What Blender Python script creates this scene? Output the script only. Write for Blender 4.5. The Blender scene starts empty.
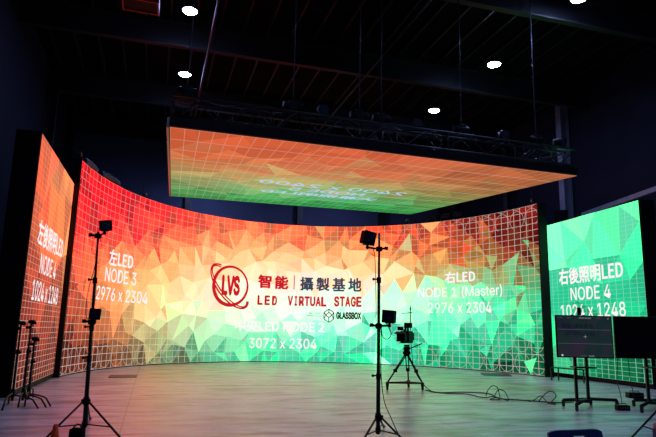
import bpy, bmesh, math, random
from mathutils import Vector, Matrix, geometry
random.seed(7)
SC = bpy.context.scene
COL = SC.collection
PI = math.pi

# ------------------------------------------------------------------ camera
FOC, TILT, ROLL, EYE = 579.1, math.radians(10.904), math.radians(1.317), 1.39
ct, st, cr, sr = math.cos(TILT), math.sin(TILT), math.cos(ROLL), math.sin(ROLL)
_R = Vector((1, 0, 0)); _U = Vector((0, -st, ct)); CF = Vector((0, ct, st))
CR = _R*cr + _U*sr
CU = _U*cr - _R*sr
cam_d = bpy.data.cameras.new('camera'); cam = bpy.data.objects.new('camera', cam_d); COL.objects.link(cam)
cam_d.sensor_width = 36; cam_d.lens = FOC/656*36; cam_d.clip_end = 200
m = Matrix((CR, CU, -CF)).transposed().to_4x4(); m.translation = (0, 0, EYE)
cam.matrix_world = m
SC.camera = cam
SC.view_settings.view_transform = 'Standard'
SC.view_settings.look = 'None'
SC.view_settings.exposure = 0.0
SC.view_settings.gamma = 1.0
SC.view_settings.use_curve_mapping = False

def at(px, py, y):
    """world point seen on bearing (px, py) at depth y"""
    d = CF*FOC + CR*(px-328) + CU*(218.5-py)
    k = y/d.y
    return Vector((d.x*k, y, EYE + d.z*k))
def gnd(px, py, z=0.0):
    d = CF*FOC + CR*(px-328) + CU*(218.5-py)
    k = (z-EYE)/d.z
    return Vector((d.x*k, d.y*k, z))

# ------------------------------------------------------------------ plan of the curved wall
PX = (1.00292, -0.92443, -5.01548, 3.13356, 11.2716, -2.00575)
PY = (0.2807, 2.43891, -1.47605, -10.01634, 3.32978, 25.59329)
def pv(c, u):
    r = 0
    for k in c: r = r*u + k
    return r
NS = 600
CV = [Vector((pv(PX, -1+2*i/NS), pv(PY, -1+2*i/NS))) for i in range(NS+1)]
CS = [0.0]
for i in range(NS): CS.append(CS[-1] + (CV[i+1]-CV[i]).length)
ARC = CS[-1]
def curve(s):
    s = min(max(s, 0), ARC)
    lo, hi = 0, NS
    while hi-lo > 1:
        md = (lo+hi)//2
        if CS[md] <= s: lo = md
        else: hi = md
    f = (s-CS[lo])/(CS[hi]-CS[lo])
    p = CV[lo].lerp(CV[hi], f)
    a, b = max(0, lo-4), min(NS, hi+4)
    d = (CV[b]-CV[a]).normalized()
    return p, d

# ------------------------------------------------------------------ materials
def lin(c):
    return tuple(((v/255)/12.92 if v/255 <= .04045 else ((v/255+.055)/1.055)**2.4) for v in c)
def mat(name, col, rough=.5, metal=0.0, noise=0.0, scale=8.0, spec=.5, coat=0.0):
    mt = bpy.data.materials.new(name); mt.use_nodes = True
    nt = mt.node_tree; b = nt.nodes['Principled BSDF']
    b.inputs['Roughness'].default_value = rough; b.inputs['Metallic'].default_value = metal
    b.inputs['Specular IOR Level'].default_value = spec
    c = (*col, 1)
    b.inputs['Base Color'].default_value = c
    if noise > 0:
        tc = nt.nodes.new('ShaderNodeTexCoord'); n = nt.nodes.new('ShaderNodeTexNoise')
        n.inputs['Scale'].default_value = scale; n.inputs['Detail'].default_value = 4
        nt.links.new(tc.outputs['Object'], n.inputs['Vector'])
        r = nt.nodes.new('ShaderNodeValToRGB')
        r.color_ramp.elements[0].color = (*[v*(1-noise) for v in col], 1); r.color_ramp.elements[0].position = .3
        r.color_ramp.elements[1].color = (*[min(1, v*(1+noise)) for v in col], 1); r.color_ramp.elements[1].position = .7
        nt.links.new(n.outputs['Fac'], r.inputs['Fac']); nt.links.new(r.outputs['Color'], b.inputs['Base Color'])
    return mt
def emit(name, col, strength):
    mt = bpy.data.materials.new(name); mt.use_nodes = True
    nt = mt.node_tree; nt.nodes.remove(nt.nodes['Principled BSDF'])
    e = nt.nodes.new('ShaderNodeEmission'); e.inputs['Color'].default_value = (*col, 1); e.inputs['Strength'].default_value = strength
    nt.links.new(e.outputs[0], nt.nodes['Material Output'].inputs[0])
    return mt

M_black = mat('black_plastic', (.004, .004, .005), .5, noise=.2, spec=.12)
M_pipe = mat('dark_red_pipe', (.05, .007, .009), .75, noise=.2, scale=2)
M_metal = mat('black_metal', (.006, .006, .007), .4, noise=.2, spec=.25)
M_truss = mat('truss_black', (.008, .008, .011), .5, metal=.0, noise=.2)
M_cab = mat('cabinet_black', (.006, .006, .008), .6, noise=.2, scale=3, spec=.10)
M_drape = mat('drape_black', (.004, .004, .005), .9, noise=.3, scale=4, spec=.03)
M_rubber = mat('rubber', (.010, .010, .010), .8, noise=.2)
M_glass = mat('lens_glass', (.01, .015, .03), .15, noise=.05, coat=1)
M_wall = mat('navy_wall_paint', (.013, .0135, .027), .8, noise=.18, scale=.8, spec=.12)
M_wallb = mat('navy_wall_lit_tone', (.10, .105, .19), .8, noise=.15, scale=.5, spec=.12)  # navy lightened in its colour, standing in for light on the back wall
M_ceil = mat('dark_ceiling', (.004, .004, .005), .85, noise=.3, scale=.7, spec=.05)
M_steel = mat('painted_steel', (.014, .014, .016), .5, noise=.2, scale=2)
M_purlin = mat('purlin_steel', (.009, .009, .010), .5, noise=.2, scale=2)
M_column = mat('grey_blue_steel', (.20, .21, .29), .5, noise=.2, scale=2)
M_girt = mat('pale_steel', (.30, .28, .34), .5, noise=.15)
M_duct = mat('duct_cloth', (.03, .034, .05), .6, noise=.2)
M_red = mat('red_paint', (.45, .02, .02), .45, noise=.15)
M_cone = mat('cone_orange', (1.0, .085, .015), .5, noise=.08)
M_conew = mat('cone_white', (.8, .8, .8), .5, noise=.05)
M_navy = mat('navy_plastic', (.014, .04, .15), .4, noise=.1)
M_blue = mat('blue_cloth', (.02, .03, .12), .8, noise=.2)
M_cable = mat('cable_black', (.012, .012, .012), .6, noise=.1)
M_plate = mat('floor_plate', (.035, .03, .035), .45, noise=.3)
M_white = mat('white_cable_tie', (.6, .6, .62), .5, noise=.1)
M_chrome = mat('chain_steel', (.08, .08, .10), .45, metal=.5, noise=.2)
LAMP = 225
M_lamp = emit('lamp_diffuser', (.34, .47, 1.0), LAMP)
M_frame = mat('screen_edge', (.25, .20, .18), .5, noise=.1)

# floor: pale scuffed stage paint with long streaks and joints (room axes are turned 16.4 degrees)
TH = math.radians(16.4)
def floor_mat():
    mt = bpy.data.materials.new('stage_floor'); mt.use_nodes = True
    nt = mt.node_tree; b = nt.nodes['Principled BSDF']; N = nt.nodes.new; L = nt.links.new
    tc = N('ShaderNodeTexCoord'); mp = N('ShaderNodeMapping'); mp.inputs['Rotation'].default_value = (0, 0, -TH)
    L(tc.outputs['Object'], mp.inputs['Vector'])
    def noise(sx, sy, det, off=0):
        q = N('ShaderNodeMapping'); q.inputs['Scale'].default_value = (sx, sy, 1); q.inputs['Location'].default_value = (off, off*.7, 0)
        L(mp.outputs[0], q.inputs['Vector']); n = N('ShaderNodeTexNoise'); n.inputs['Scale'].default_value = 1; n.inputs['Detail'].default_value = det
        n.inputs['Roughness'].default_value = .6
        L(q.outputs[0], n.inputs['Vector']); return n.outputs['Fac']
    def ramp(fac, p0, c0, p1, c1):
        r = N('ShaderNodeValToRGB'); r.color_ramp.elements[0].position = p0; r.color_ramp.elements[0].color = (*c0, 1)
        r.color_ramp.elements[1].position = p1; r.color_ramp.elements[1].color = (*c1, 1); L(fac, r.inputs['Fac']); return r.outputs['Color']
    def mul(a, c):
        x = N('ShaderNodeMix'); x.data_type = 'RGBA'; x.blend_type = 'MULTIPLY'; x.inputs[0].default_value = 1
        L(a, x.inputs[6]); L(c, x.inputs[7]); return x.outputs[2]
    base = ramp(noise(.35, .5, 3), .3, (.62, .61, .65), .7, (.74, .73, .76))
    st1 = ramp(noise(.55, 2.6, 5, 3.1), .33, (.30, .29, .32), .52, (1, 1, 1))     # long dark scuffs
    st2 = ramp(noise(1.4, 7.0, 4, 9.7), .33, (.55, .54, .56), .47, (1, 1, 1))
    st3 = ramp(noise(.8, 2.2, 5, 21.3), .36, (.38, .35, .40), .48, (1, 1, 1))
    c = mul(mul(mul(base, st1), st2), st3)
    sep = N('ShaderNodeSeparateXYZ'); L(mp.outputs[0], sep.inputs[0])
    def joint(out, period, w, off):
        a = N('ShaderNodeMath'); a.operation = 'ADD'; a.inputs[1].default_value = off; L(out, a.inputs[0])
        p = N('ShaderNodeMath'); p.operation = 'PINGPONG'; p.inputs[1].default_value = period; L(a.outputs[0], p.inputs[0])
        l = N('ShaderNodeMath'); l.operation = 'GREATER_THAN'; l.inputs[1].default_value = w; L(p.outputs[0], l.inputs[0])
        return ramp(l.outputs[0], 0, (.55, .55, .55), 1, (1, 1, 1))
    c = mul(c, joint(sep.outputs[0], 2.4, .012, .3)); c = mul(c, joint(sep.outputs[1], 4.5, .012, 1.0))
    L(c, b.inputs['Base Color'])
    rr = N('ShaderNodeMapRange'); rr.inputs[3].default_value = .22; rr.inputs[4].default_value = .42
    L(noise(.8, 2.0, 3, 5.5), rr.inputs[0]); L(rr.outputs[0], b.inputs['Roughness'])
    b.inputs['Specular IOR Level'].default_value = .8
    return mt
M_floor = floor_mat()

def led_mat(name, nu, nv, line_mix, lw, circ=None, strength=1.0, line_col=(255, 238, 226), detail=True):
    """LED picture: face colours plus a test grid (and optional ring lattice) in UV cells"""
    mt = bpy.data.materials.new(name); mt.use_nodes = True
    nt = mt.node_tree; nt.nodes.remove(nt.nodes['Principled BSDF']); N = nt.nodes.new; L = nt.links.new
    def math_(op, a, b=None):
        x = N('ShaderNodeMath'); x.operation = op
        for i, v in enumerate((a, b)):
            if v is None: continue
            if isinstance(v, (int, float)): x.inputs[i].default_value = v
            else: L(v, x.inputs[i])
        return x.outputs[0]
    uv = N('ShaderNodeUVMap'); uv.uv_map = 'UVMap'; sp = N('ShaderNodeSeparateXYZ'); L(uv.outputs[0], sp.inputs[0])
    U = math_('MULTIPLY', sp.outputs[0], nu); V = math_('MULTIPLY', sp.outputs[1], nv)
    def line(c, w):
        return math_('LESS_THAN', math_('PINGPONG', c, .5), w)
    g = math_('MAXIMUM', line(U, lw), line(V, lw*1.0))
    if circ:
        d, rows_top, rows_bot = circ; CU_ = math_('MULTIPLY', sp.outputs[0], nv*ARC/5.9)
        cu = math_('SUBTRACT', math_('MODULO', CU_, d), d/2); cv = math_('SUBTRACT', math_('MODULO', V, d), d/2)
        r = math_('SQRT', math_('ADD', math_('MULTIPLY', cu, cu), math_('MULTIPLY', cv, cv)))
        ring = math_('LESS_THAN', math_('ABSOLUTE', math_('SUBTRACT', r, d/2-.12)), lw*1.15)
        band = math_('MAXIMUM', math_('LESS_THAN', V, math_('ADD', math_('MULTIPLY', math_('GREATER_THAN', U, 68), 3.2), rows_bot)), math_('MULTIPLY', math_('GREATER_THAN', U, 50), math_('GREATER_THAN', V, nv-rows_top)))
        side = math_('MAXIMUM', math_('GREATER_THAN', U, 56), math_('LESS_THAN', U, 24))
        g = math_('MAXIMUM', g, math_('MULTIPLY', math_('MULTIPLY', math_('MULTIPLY', ring, .65), band), side))
    at_ = N('ShaderNodeVertexColor'); at_.layer_name = 'Col'
    mx = N('ShaderNodeMix'); mx.data_type = 'RGBA'; mx.inputs[7].default_value = (*lin(line_col), 1)
    L(at_.outputs['Color'], mx.inputs[6])
    sc = N('ShaderNodeSeparateColor'); L(at_.outputs['Color'], sc.inputs[0])      # lines stand out more on dark content
    dk = math_('MAXIMUM', math_('SUBTRACT', 1.0, math_('MAXIMUM', sc.outputs[0], sc.outputs[1])), 0.0)
    L(math_('MULTIPLY', g, math_('MULTIPLY', math_('ADD', math_('MULTIPLY', dk, .7), .38), line_mix)), mx.inputs[0])
    e = N('ShaderNodeEmission'); e.inputs['Strength'].default_value = strength; L(mx.outputs[2], e.inputs['Color'])
    L(e.outputs[0], nt.nodes['Material Output'].inputs[0])
    return mt
M_led = led_mat('led_wall_picture', 78, 26, .62, .033, circ=(3.2, 3.2, 3.2))
M_ledside = led_mat('led_side_picture', 16, 39, .55, .038)
M_ledgreen = led_mat('led_side_picture_green', 16, 39, .55, .038, line_col=(190, 255, 224))
M_ledtop = led_mat('led_top_picture', 34, 10, .26, .03)
M_tw = emit('caption_white', lin((255, 246, 246)), 1.0)
M_tw2 = emit('caption_pale', lin((178, 208, 232)), 1.0)
M_tred = emit('logo_red', lin((205, 28, 42)), 1.0)
M_tgrey = emit('logo_grey', lin((58, 72, 92)), 1.0)
M_tdark = emit('logo_dark', lin((38, 52, 52)), 1.0)

# ------------------------------------------------------------------ mesh builder
class MB:
    def __init__(s): s.bm = bmesh.new()
    def box(s, c, size, rot=None, bev=0.0):
        c = Vector(c)
        R = rot.to_3x3() if rot is not None else Matrix.Identity(3)
        v = []
        for dz in (-.5, .5):
            for dx, dy in ((-.5, -.5), (.5, -.5), (.5, .5), (-.5, .5)):
                v.append(s.bm.verts.new(c + R @ Vector((dx*size[0], dy*size[1], dz*size[2]))))
        fs = [s.bm.faces.new([v[i] for i in q]) for q in ((3, 2, 1, 0), (4, 5, 6, 7), (0, 1, 5, 4), (1, 2, 6, 5), (2, 3, 7, 6), (3, 0, 4, 7))]
        if bev > 0:
            es = list({e for f in fs for e in f.edges})
            bmesh.ops.bevel(s.bm, geom=es, offset=bev, segments=2, affect='EDGES', profile=.5)
        return s
    def tube(s, pts, r, n=8, r2=None):
        pts = [Vector(p) for p in pts]
        rings = []
        up = None
        for i, p in enumerate(pts):
            if i == 0: d = pts[1]-p
            elif i == len(pts)-1: d = p-pts[i-1]
            else: d = pts[i+1]-pts[i-1]
            d.normalize()
            if up is None:
                up = Vector((0, 0, 1)) if abs(d.z) < .9 else Vector((1, 0, 0))
            a = d.cross(up)
            if a.length < 1e-4: a = d.cross(Vector((0, 1, 0)))
            a.normalize(); b = a.cross(d).normalized(); up = b
            rr = r if r2 is None else r + (r2-r)*i/(len(pts)-1)
            rings.append([s.bm.verts.new(p + a*math.cos(2*PI*k/n)*rr + b*math.sin(2*PI*k/n)*rr) for k in range(n)])
        for i in range(len(rings)-1):
            for k in range(n):
                s.bm.faces.new((rings[i][k], rings[i+1][k], rings[i+1][(k+1) % n], rings[i][(k+1) % n])).smooth = True
        s.bm.faces.new(rings[0]); s.bm.faces.new(rings[-1][::-1])
        return s
    def lathe(s, o, axis, prof, n=20):
        """prof: (radius, distance along axis)"""
        o = Vector(o); d = Vector(axis).normalized()
        up = Vector((0, 0, 1)) if abs(d.z) < .9 else Vector((1, 0, 0))
        a = d.cross(up).normalized(); b = a.cross(d)
        rings = [[s.bm.verts.new(o + d*h + a*math.cos(2*PI*k/n)*r + b*math.sin(2*PI*k/n)*r) for k in range(n)] for r, h in prof]
        for i in range(len(rings)-1):
            for k in range(n):
                s.bm.faces.new((rings[i][k], rings[i][(k+1) % n], rings[i+1][(k+1) % n], rings[i+1][k])).smooth = True
        s.bm.faces.new(rings[0][::-1]); s.bm.faces.new(rings[-1])
        return s
    def sphere(s, c, r, sc=(1, 1, 1)):
        mm = Matrix.Translation(Vector(c)) @ Matrix.Diagonal((*[r*k for k in sc], 1))
        ret = bmesh.ops.create_uvsphere(s.bm, u_segments=14, v_segments=10, radius=1, matrix=mm)
        for v in ret['verts']:
            for f in v.link_faces: f.smooth = True
        return s
    def poly(s, pts, faces):
        v = [s.bm.verts.new(Vector(p)) for p in pts]
        for f in faces: s.bm.faces.new([v[i] for i in f])
        return s
    def build(s, name, material, parent=None, recalc=True):
        if recalc: bmesh.ops.recalc_face_normals(s.bm, faces=s.bm.faces)
        if parent is not None:
            o = parent; off = Vector((0, 0, 0))
            while o is not None: off += o.location; o = o.parent
            bmesh.ops.translate(s.bm, verts=s.bm.verts, vec=-off)
        me = bpy.data.meshes.new(name); s.bm.to_mesh(me); s.bm.free()
        me.materials.append(material)
        ob = bpy.data.objects.new(name, me); COL.objects.link(ob)
        if parent is not None: ob.parent = parent
        return ob
def tag(o, label, cat, group=None):
    o['label'] = label; o['category'] = cat
    if group: o['group'] = group
    return o
def thing(name, loc, label, cat, group=None):
    o = bpy.data.objects.new(name, None); COL.objects.link(o); o.location = loc
    o.empty_display_size = .2
    return tag(o, label, cat, group)
def struct(o): o['kind'] = 'structure'; return o
def rotz(a): return Matrix.Rotation(a, 4, 'Z')
def copy_tree(o, parent=None):
    c = o.copy(); COL.objects.link(c)
    if parent is not None: c.parent = parent
    for ch in list(o.children): copy_tree(ch, c)
    return c

# ------------------------------------------------------------------ room (turned TH about z)
def rm(x, y, z=0.0):
    return Vector((x*math.cos(TH)-y*math.sin(TH), x*math.sin(TH)+y*math.cos(TH), z))
RZ = rotz(TH)
XL, XR, YB, YF, ZC = -4.45, 15.65, 30.2, -7.0, 11.0
def slab(name, x0, x1, y0, y1, z0, z1, mt, parent=None):
    return MB().box(rm((x0+x1)/2, (y0+y1)/2, (z0+z1)/2), (x1-x0, y1-y0, z1-z0), RZ).build(name, mt, parent)
struct(slab('floor', XL-.2, XR+.2, YF-.2, YB+.2, -.2, 0, M_floor))
ceiling = struct(slab('ceiling', XL-.2, XR+.2, YF-.2, YB+.2, ZC, ZC+.2, M_ceil))
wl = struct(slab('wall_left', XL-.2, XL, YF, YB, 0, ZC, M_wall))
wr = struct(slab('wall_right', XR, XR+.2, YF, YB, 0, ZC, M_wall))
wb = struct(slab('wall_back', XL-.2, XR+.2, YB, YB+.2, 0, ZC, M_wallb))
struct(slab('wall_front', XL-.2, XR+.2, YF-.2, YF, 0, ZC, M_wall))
for k in range(26):
    x = XL + .45 + k*.77
    p = slab('purlin', x-.03, x+.03, YF, YB, ZC-.13, ZC, M_purlin, ceiling)
BEAMS = (2.2, 7.3, 12.5, 17.6, 22.8, 27.6)
nt_ = 1
for y in BEAMS:
    b = MB()
    b.box(rm((XL+XR)/2, y, ZC-.55), (XR-XL, .03, .76), RZ)
    b.box(rm((XL+XR)/2, y, ZC-.945), (XR-XL, .2, .03), RZ)
    b.box(rm((XL+XR)/2, y, ZC-.16), (XR-XL, .2, .03), RZ)
    struct(b.build('trim_%d' % nt_, M_steel)); nt_ += 1
def column(x, y, s, mt=None):
    global nt_
    b = MB()
    h = ZC-.97 if mt is None else ZC
    if s == 'x':
        b.box(rm(x, y, h/2), (.36, .03, h), RZ); b.box(rm(x-.18, y, h/2), (.03, .3, h), RZ); b.box(rm(x+.18, y, h/2), (.03, .3, h), RZ)
    else:
        b.box(rm(x, y, h/2), (.03, .36, h), RZ); b.box(rm(x, y-.18, h/2), (.3, .03, h), RZ); b.box(rm(x, y+.18, h/2), (.3, .03, h), RZ)
    struct(b.build('trim_%d' % nt_, mt or M_steel)); nt_ += 1
for y in BEAMS:
    if y > 20: column(XL+.2, y, 'x')
for y in (2.2, 7.3, 12.5): column(XL+.2, y, 'x')
for y in BEAMS: column(XR-.2, y+1.3 if y == 17.6 else y, 'x', M_column if y == 17.6 else None)
for x in (1.3, 7.2, 12.0): column(x, YB-.2, 'y')
# girts along the right wall and a long service pipe under the roof
g0, g1_ = Vector((10.85, 13.2, 6.0)), Vector((9.87, 22.0, 6.0)); gd = g1_-g0
struct(MB().box((g0+g1_)/2, (gd.length, .10, .16), rotz(math.atan2(gd.y, gd.x))).build('trim_%d' % nt_, M_girt)); nt_ += 1
o = MB().tube([rm(1.05, 2, 9.95), rm(1.05, 29, 9.95)], .04).build('sprinkler_pipe', M_pipe)
tag(o, 'long red pipe running under the roof left of the overhead screen chains', 'pipe', None)
o = MB().tube([rm(6.35, 2, 9.95), rm(6.35, 29, 9.95)], .03).build('sprinkler_pipe', M_steel)
tag(o, 'long thin pipe running under the roof above the middle of the overhead screen', 'pipe', None)

HDR = 1.8        # strongly coloured diodes run past the camera's white
# ------------------------------------------------------------------ LED content
def shards(outline_w, outline_h, cell, colfn, seed, spread=(.05, .10), jit=.16, edge=0):
    """low-poly picture on [0,w]x[0,h]: returns verts2d, tris, face colours (linear)"""
    rnd = random.Random(seed)
    nx, ny = max(2, round(outline_w/cell)), max(2, round(outline_h/cell))
    pts = []
    for j in range(ny+1):
        for i in range(nx+1):
            x, y = i*outline_w/nx, j*outline_h/ny
            if 0 < i < nx: x += rnd.uniform(-.47, .47)*outline_w/nx
            if 0 < j < ny: y += rnd.uniform(-.47, .47)*outline_h/ny
            pts.append(Vector((x, y)))
    v, e, f, *_ = geometry.delaunay_2d_cdt(pts, [], [], 0, 1e-5)
    cols = []
    for t in f:
        c = sum((v[i] for i in t), Vector((0, 0)))/3
        u, w = c.x/outline_w, c.y/outline_h
        big = rnd.random() < .3
        k = 1.25 if big else .4
        u2 = min(1, max(0, u + rnd.gauss(0, spread[0])*k)); w2 = min(1, max(0, w + rnd.gauss(0, spread[1]*(1+edge*max(0, u-.5)*2))*k))
        col = colfn(u2, w2); pale = min(col)/255; dark = max(0, 1-max(col)/200); g = 1 + rnd.uniform(-jit, jit*.7)*(1-.85*pale)*(1+2.2*dark)
        cols.append(tuple(min(255, a*g) for a in col))
    return v, f, cols
def table_fn(us, rows):
    """rows: list (top to bottom) per u stop"""
    def fn(u, v):          # v up
        y = (1-v)*(len(rows[0])-1)
        j = min(int(y), len(rows[0])-2); fy = y-j
        i = 0
        while i < len(us)-2 and u > us[i+1]: i += 1
        fx = min(1, max(0, (u-us[i])/(us[i+1]-us[i])))
        out = []
        for c in range(3):
            a = rows[i][j][c]*(1-fy)+rows[i][j+1][c]*fy; b = rows[i+1][j][c]*(1-fy)+rows[i+1][j+1][c]*fy
            out.append(a*(1-fx)+b*fx)
        return out
    return fn
def screen_mesh(name, shard, w, h, mapfn, mt, parent, sub=0.0):
    v, f, cols = shard
    bm = bmesh.new(); uvl = bm.loops.layers.uv.new('UVMap'); cl = bm.loops.layers.float_color.new('Col')
    vs = [bm.verts.new((p.x, p.y, 0)) for p in v]
    for t, c in zip(f, cols):
        try: fc = bm.faces.new([vs[i] for i in t])
        except ValueError: continue
        lv = lin(c); sat = (max(lv)-min(lv))/max(lv)
        lc = (*[x + (HDR*sat*max(0.0, (x-.72)/.28)**1.5 if x == max(lv) else 0) for x in lv], 1)
        for l in fc.loops:
            l[uvl].uv = (l.vert.co.x/w, l.vert.co.y/h); l[cl] = lc
    if sub:      # slice so that triangles follow the bend
        k = sub
        while k < w-1e-3:
            bmesh.ops.bisect_plane(bm, geom=bm.verts[:]+bm.edges[:]+bm.faces[:], plane_co=(k, 0, 0), plane_no=(1, 0, 0), dist=1e-6)
            k += sub
    off = Vector((0, 0, 0)); o = parent
    while o is not None: off += o.location; o = o.parent
    for q in bm.verts: q.co = mapfn(q.co.x, q.co.y, 0.0) - off
    me = bpy.data.meshes.new(name); bm.to_mesh(me); bm.free(); me.materials.append(mt)
    ob = bpy.data.objects.new(name, me); COL.objects.link(ob); ob.parent = parent
    return ob

def lettering(face):
    import os
    p = os.path.join(bpy.utils.resource_path('LOCAL'), 'datafiles', 'fonts', face)
    try: return bpy.data.fonts.load(p)
    except Exception: return None
SANS = lettering('Inter.woff2'); HAN = lettering('Noto Sans CJK Regular.woff2')
def glyph_mesh(text, name, mapfn, cx, cz, height, mt, parent, width=None, bold=0.0, align='CENTER', shear=0.0, lift=.03, spacing=1.0, flip=False, label=None):
    """lettering laid on a surface; (cx, cz) = centre of the line in surface metres, height = cap height"""
    cu = bpy.data.curves.new('t', 'FONT'); cu.body = text; cu.size = 1.0; cu.align_x = 'LEFT'; cu.resolution_u = 3
    cu.shear = shear; cu.space_character = spacing
    face = SANS if text.isascii() else HAN
    if face: cu.font = face
    ob = bpy.data.objects.new('t', cu); COL.objects.link(ob)
    dg = bpy.context.evaluated_depsgraph_get(); me = bpy.data.meshes.new_from_object(ob.evaluated_get(dg))
    bpy.data.objects.remove(ob); bpy.data.curves.remove(cu)
    xs = [v.co.x for v in me.vertices]; ys = [v.co.y for v in me.vertices]
    x0, x1, y0, y1 = min(xs), max(xs), min(ys), max(ys)
    sy = height/(y1-y0); sx = (width/(x1-x0)) if width else sy
    bm = bmesh.new(); bm.from_mesh(me); bpy.data.meshes.remove(me)
    bmesh.ops.triangulate(bm, faces=bm.faces)
    off = Vector((0, 0, 0)); o = parent
    while o is not None: off += o.location; o = o.parent
    if bold > 0:      # heavier strokes: the same outline shifted a little to each side
        src = bm.verts[:]+bm.edges[:]+bm.faces[:]
        for k in range(6):
            d = bmesh.ops.duplicate(bm, geom=src)
            vs = [g for g in d['geom'] if isinstance(g, bmesh.types.BMVert)]
            bmesh.ops.translate(bm, verts=vs, vec=(bold*1.3*math.cos(k*PI/3), bold*1.1*math.sin(k*PI/3), 0))
    for v in bm.verts:
        a = (v.co.x-(x0+x1)/2)*sx; b = (v.co.y-(y0+y1)/2)*sy
        if flip: a, b = -a, -b
        v.co = mapfn(cx+a, cz+b, lift) - off
    m2 = bpy.data.meshes.new(name); bm.to_mesh(m2); bm.free(); m2.materials.append(mt)
    r = bpy.data.objects.new(name, m2); COL.objects.link(r); r.parent = parent
    if label: r['label'] = label
    return r
def flat_mesh(polys, name, mapfn, mt, parent, lift=.03, label=None):
    """polys: list of quads in surface metres"""
    bm = bmesh.new(); off = Vector((0, 0, 0)); o = parent
    while o is not None: off += o.location; o = o.parent
    for q in polys:
        bm.faces.new([bm.verts.new(mapfn(a, b, lift)-off) for a, b in q])
    m2 = bpy.data.meshes.new(name); bm.to_mesh(m2); bm.free(); m2.materials.append(mt)
    r = bpy.data.objects.new(name, m2); COL.objects.link(r); r.parent = parent
    if label: r['label'] = label
    return r

# ------------------------------------------------------------------ curved LED wall
LZ0, LZ1 = .03, 6.0
def wallmap(s, z, lift):
    p, d = curve(s)
    n = Vector((d.y, -d.x))       # towards the stage
    return Vector((p.x+n.x*lift, p.y+n.y*lift, z))
def wallmap0(s, z, lift): return wallmap(s, z+LZ0, lift)

led = thing('led_wall', (curve(ARC/2)[0].x, curve(ARC/2)[0].y, 0), 'huge curved LED wall showing red, yellow and green low-poly picture with red ring logo', 'led wall')
US = [0, .03, .10, .18, .27, .40, .55, .68, .80, .90, .97, 1]
ROWS = [
 [(226,26,36),(240,36,44),(240,56,50),(226,80,56),(192,68,46),(140,52,36),(84,32,24)],
 [(236,26,40),(248,36,46),(248,66,56),(245,104,68),(210,84,54),(150,58,38),(86,34,26)],
 [(240,28,44),(250,40,52),(251,84,62),(253,146,84),(238,132,74),(176,84,50),(98,44,30)],
 [(242,32,46),(250,52,56),(254,130,82),(255,196,114),(252,200,120),(196,130,76),(104,66,42)],
 [(242,50,50),(252,90,62),(255,176,102),(255,232,150),(254,246,180),(196,206,140),(80,116,78)],
 [(240,90,60),(253,168,100),(255,234,168),(255,255,226),(250,255,232),(176,246,200),(60,200,142)],
 [(240,100,58),(254,186,112),(255,244,192),(255,255,248),(244,255,248),(130,244,208),(36,220,160)],
 [(224,82,46),(248,152,82),(253,226,150),(246,255,236),(212,255,246),(98,240,205),(28,214,154)],
 [(190,54,34),(220,94,48),(230,182,96),(196,250,208),(140,250,216),(66,230,180),(16,170,114)],
 [(128,26,20),(160,50,28),(178,150,72),(132,240,178),(92,242,190),(44,208,152),(6,98,60)],
 [(104,18,18),(132,30,22),(138,96,48),(106,220,148),(62,226,162),(22,156,104),(5,66,40)],
 [(96,16,16),(118,24,18),(118,76,40),(92,196,126),(48,200,138),(18,144,92),(4,62,36)]]
fn = table_fn(US, ROWS)
HH = LZ1-LZ0
screen_mesh('screen', shards(ARC, HH, .56, fn, 11, (.020, .052), .18, 1.6), ARC, HH, wallmap0, M_led, led, sub=.5)
# cabinet body behind the picture
cb = MB(); nseg = 60; rows = []
for i in range(nseg+1):
    s = ARC*i/nseg
    rows.append([wallmap(s, 0, .02), wallmap(s, LZ0-.005, .02), wallmap(s, LZ0-.005, -.01), wallmap(s, LZ1+.02, -.01), wallmap(s, LZ1+.02, -.30), wallmap(s, 0, -.30)])
vv = [[cb.bm.verts.new(p) for p in r] for r in rows]
for i in range(nseg):
    for k in range(6):
        cb.bm.faces.new((vv[i][k], vv[i][(k+1) % 6], vv[i+1][(k+1) % 6], vv[i+1][k]))
cb.bm.faces.new(vv[0]); cb.bm.faces.new(vv[-1][::-1])
cb.build('cabinet', M_cab, led)
for s, sg in ((0, -1), (ARC, 1)):
    p, d = curve(s); c = p + d*sg*.05; n = Vector((d.y, -d.x))
    MB().box((c.x-n.x*.12, c.y-n.y*.12, (LZ1+.02)/2), (.08, .34, LZ1+.02), rotz(math.atan2(d.y, d.x))).build('end_post', M_cab, led)
# lettering on the curved wall
W = M_tw
def wt(text, cx, cz, h, w, mt=W, bold=.0, **k): return glyph_mesh(text, k.pop('name', 'caption'), wallmap, cx, cz, h, mt, led, width=w, bold=bold, **k)
wt('左LED', 3.68, 3.58, .50, 1.55, bold=.009, label='white caption for the left section')
wt('NODE 3', 3.74, 3.00, .44, 2.0, bold=.008)
wt('2976 x 2304', 3.86, 2.38, .42, 3.25, bold=.008)
wt('右LED', 20.08, 3.62, .46, 1.4, bold=.009, label='white caption for the right section')
wt('NODE 1 (Master)', 20.08, 3.00, .46, 3.95, bold=.008)
wt('2976 x 2304', 20.05, 2.39, .42, 2.95, bold=.008)
wt('中央LED NODE 2', 11.95, 1.50, .47, 3.95, bold=.009, label='white caption for the middle section')
wt('3072 x 2304', 12.12, .78, .42, 2.98, bold=.008)
wt('智', 11.215, 3.41, .55, .56, M_tred, .013, name='logo_character', label='red character')
wt('能', 11.975, 3.40, .55, .56, M_tred, .013, name='logo_character', label='red character')
for k, ch in enumerate('攝製基地'):
    wt(ch, 13.11+k*.715, 3.385, .57, .56, M_tgrey, .010, name='logo_character', label='dark grey character')
flat_mesh([[(12.52, 3.12), (12.56, 3.12), (12.56, 3.74), (12.52, 3.74)]], 'logo_divider', wallmap, M_tred, led)
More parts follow.
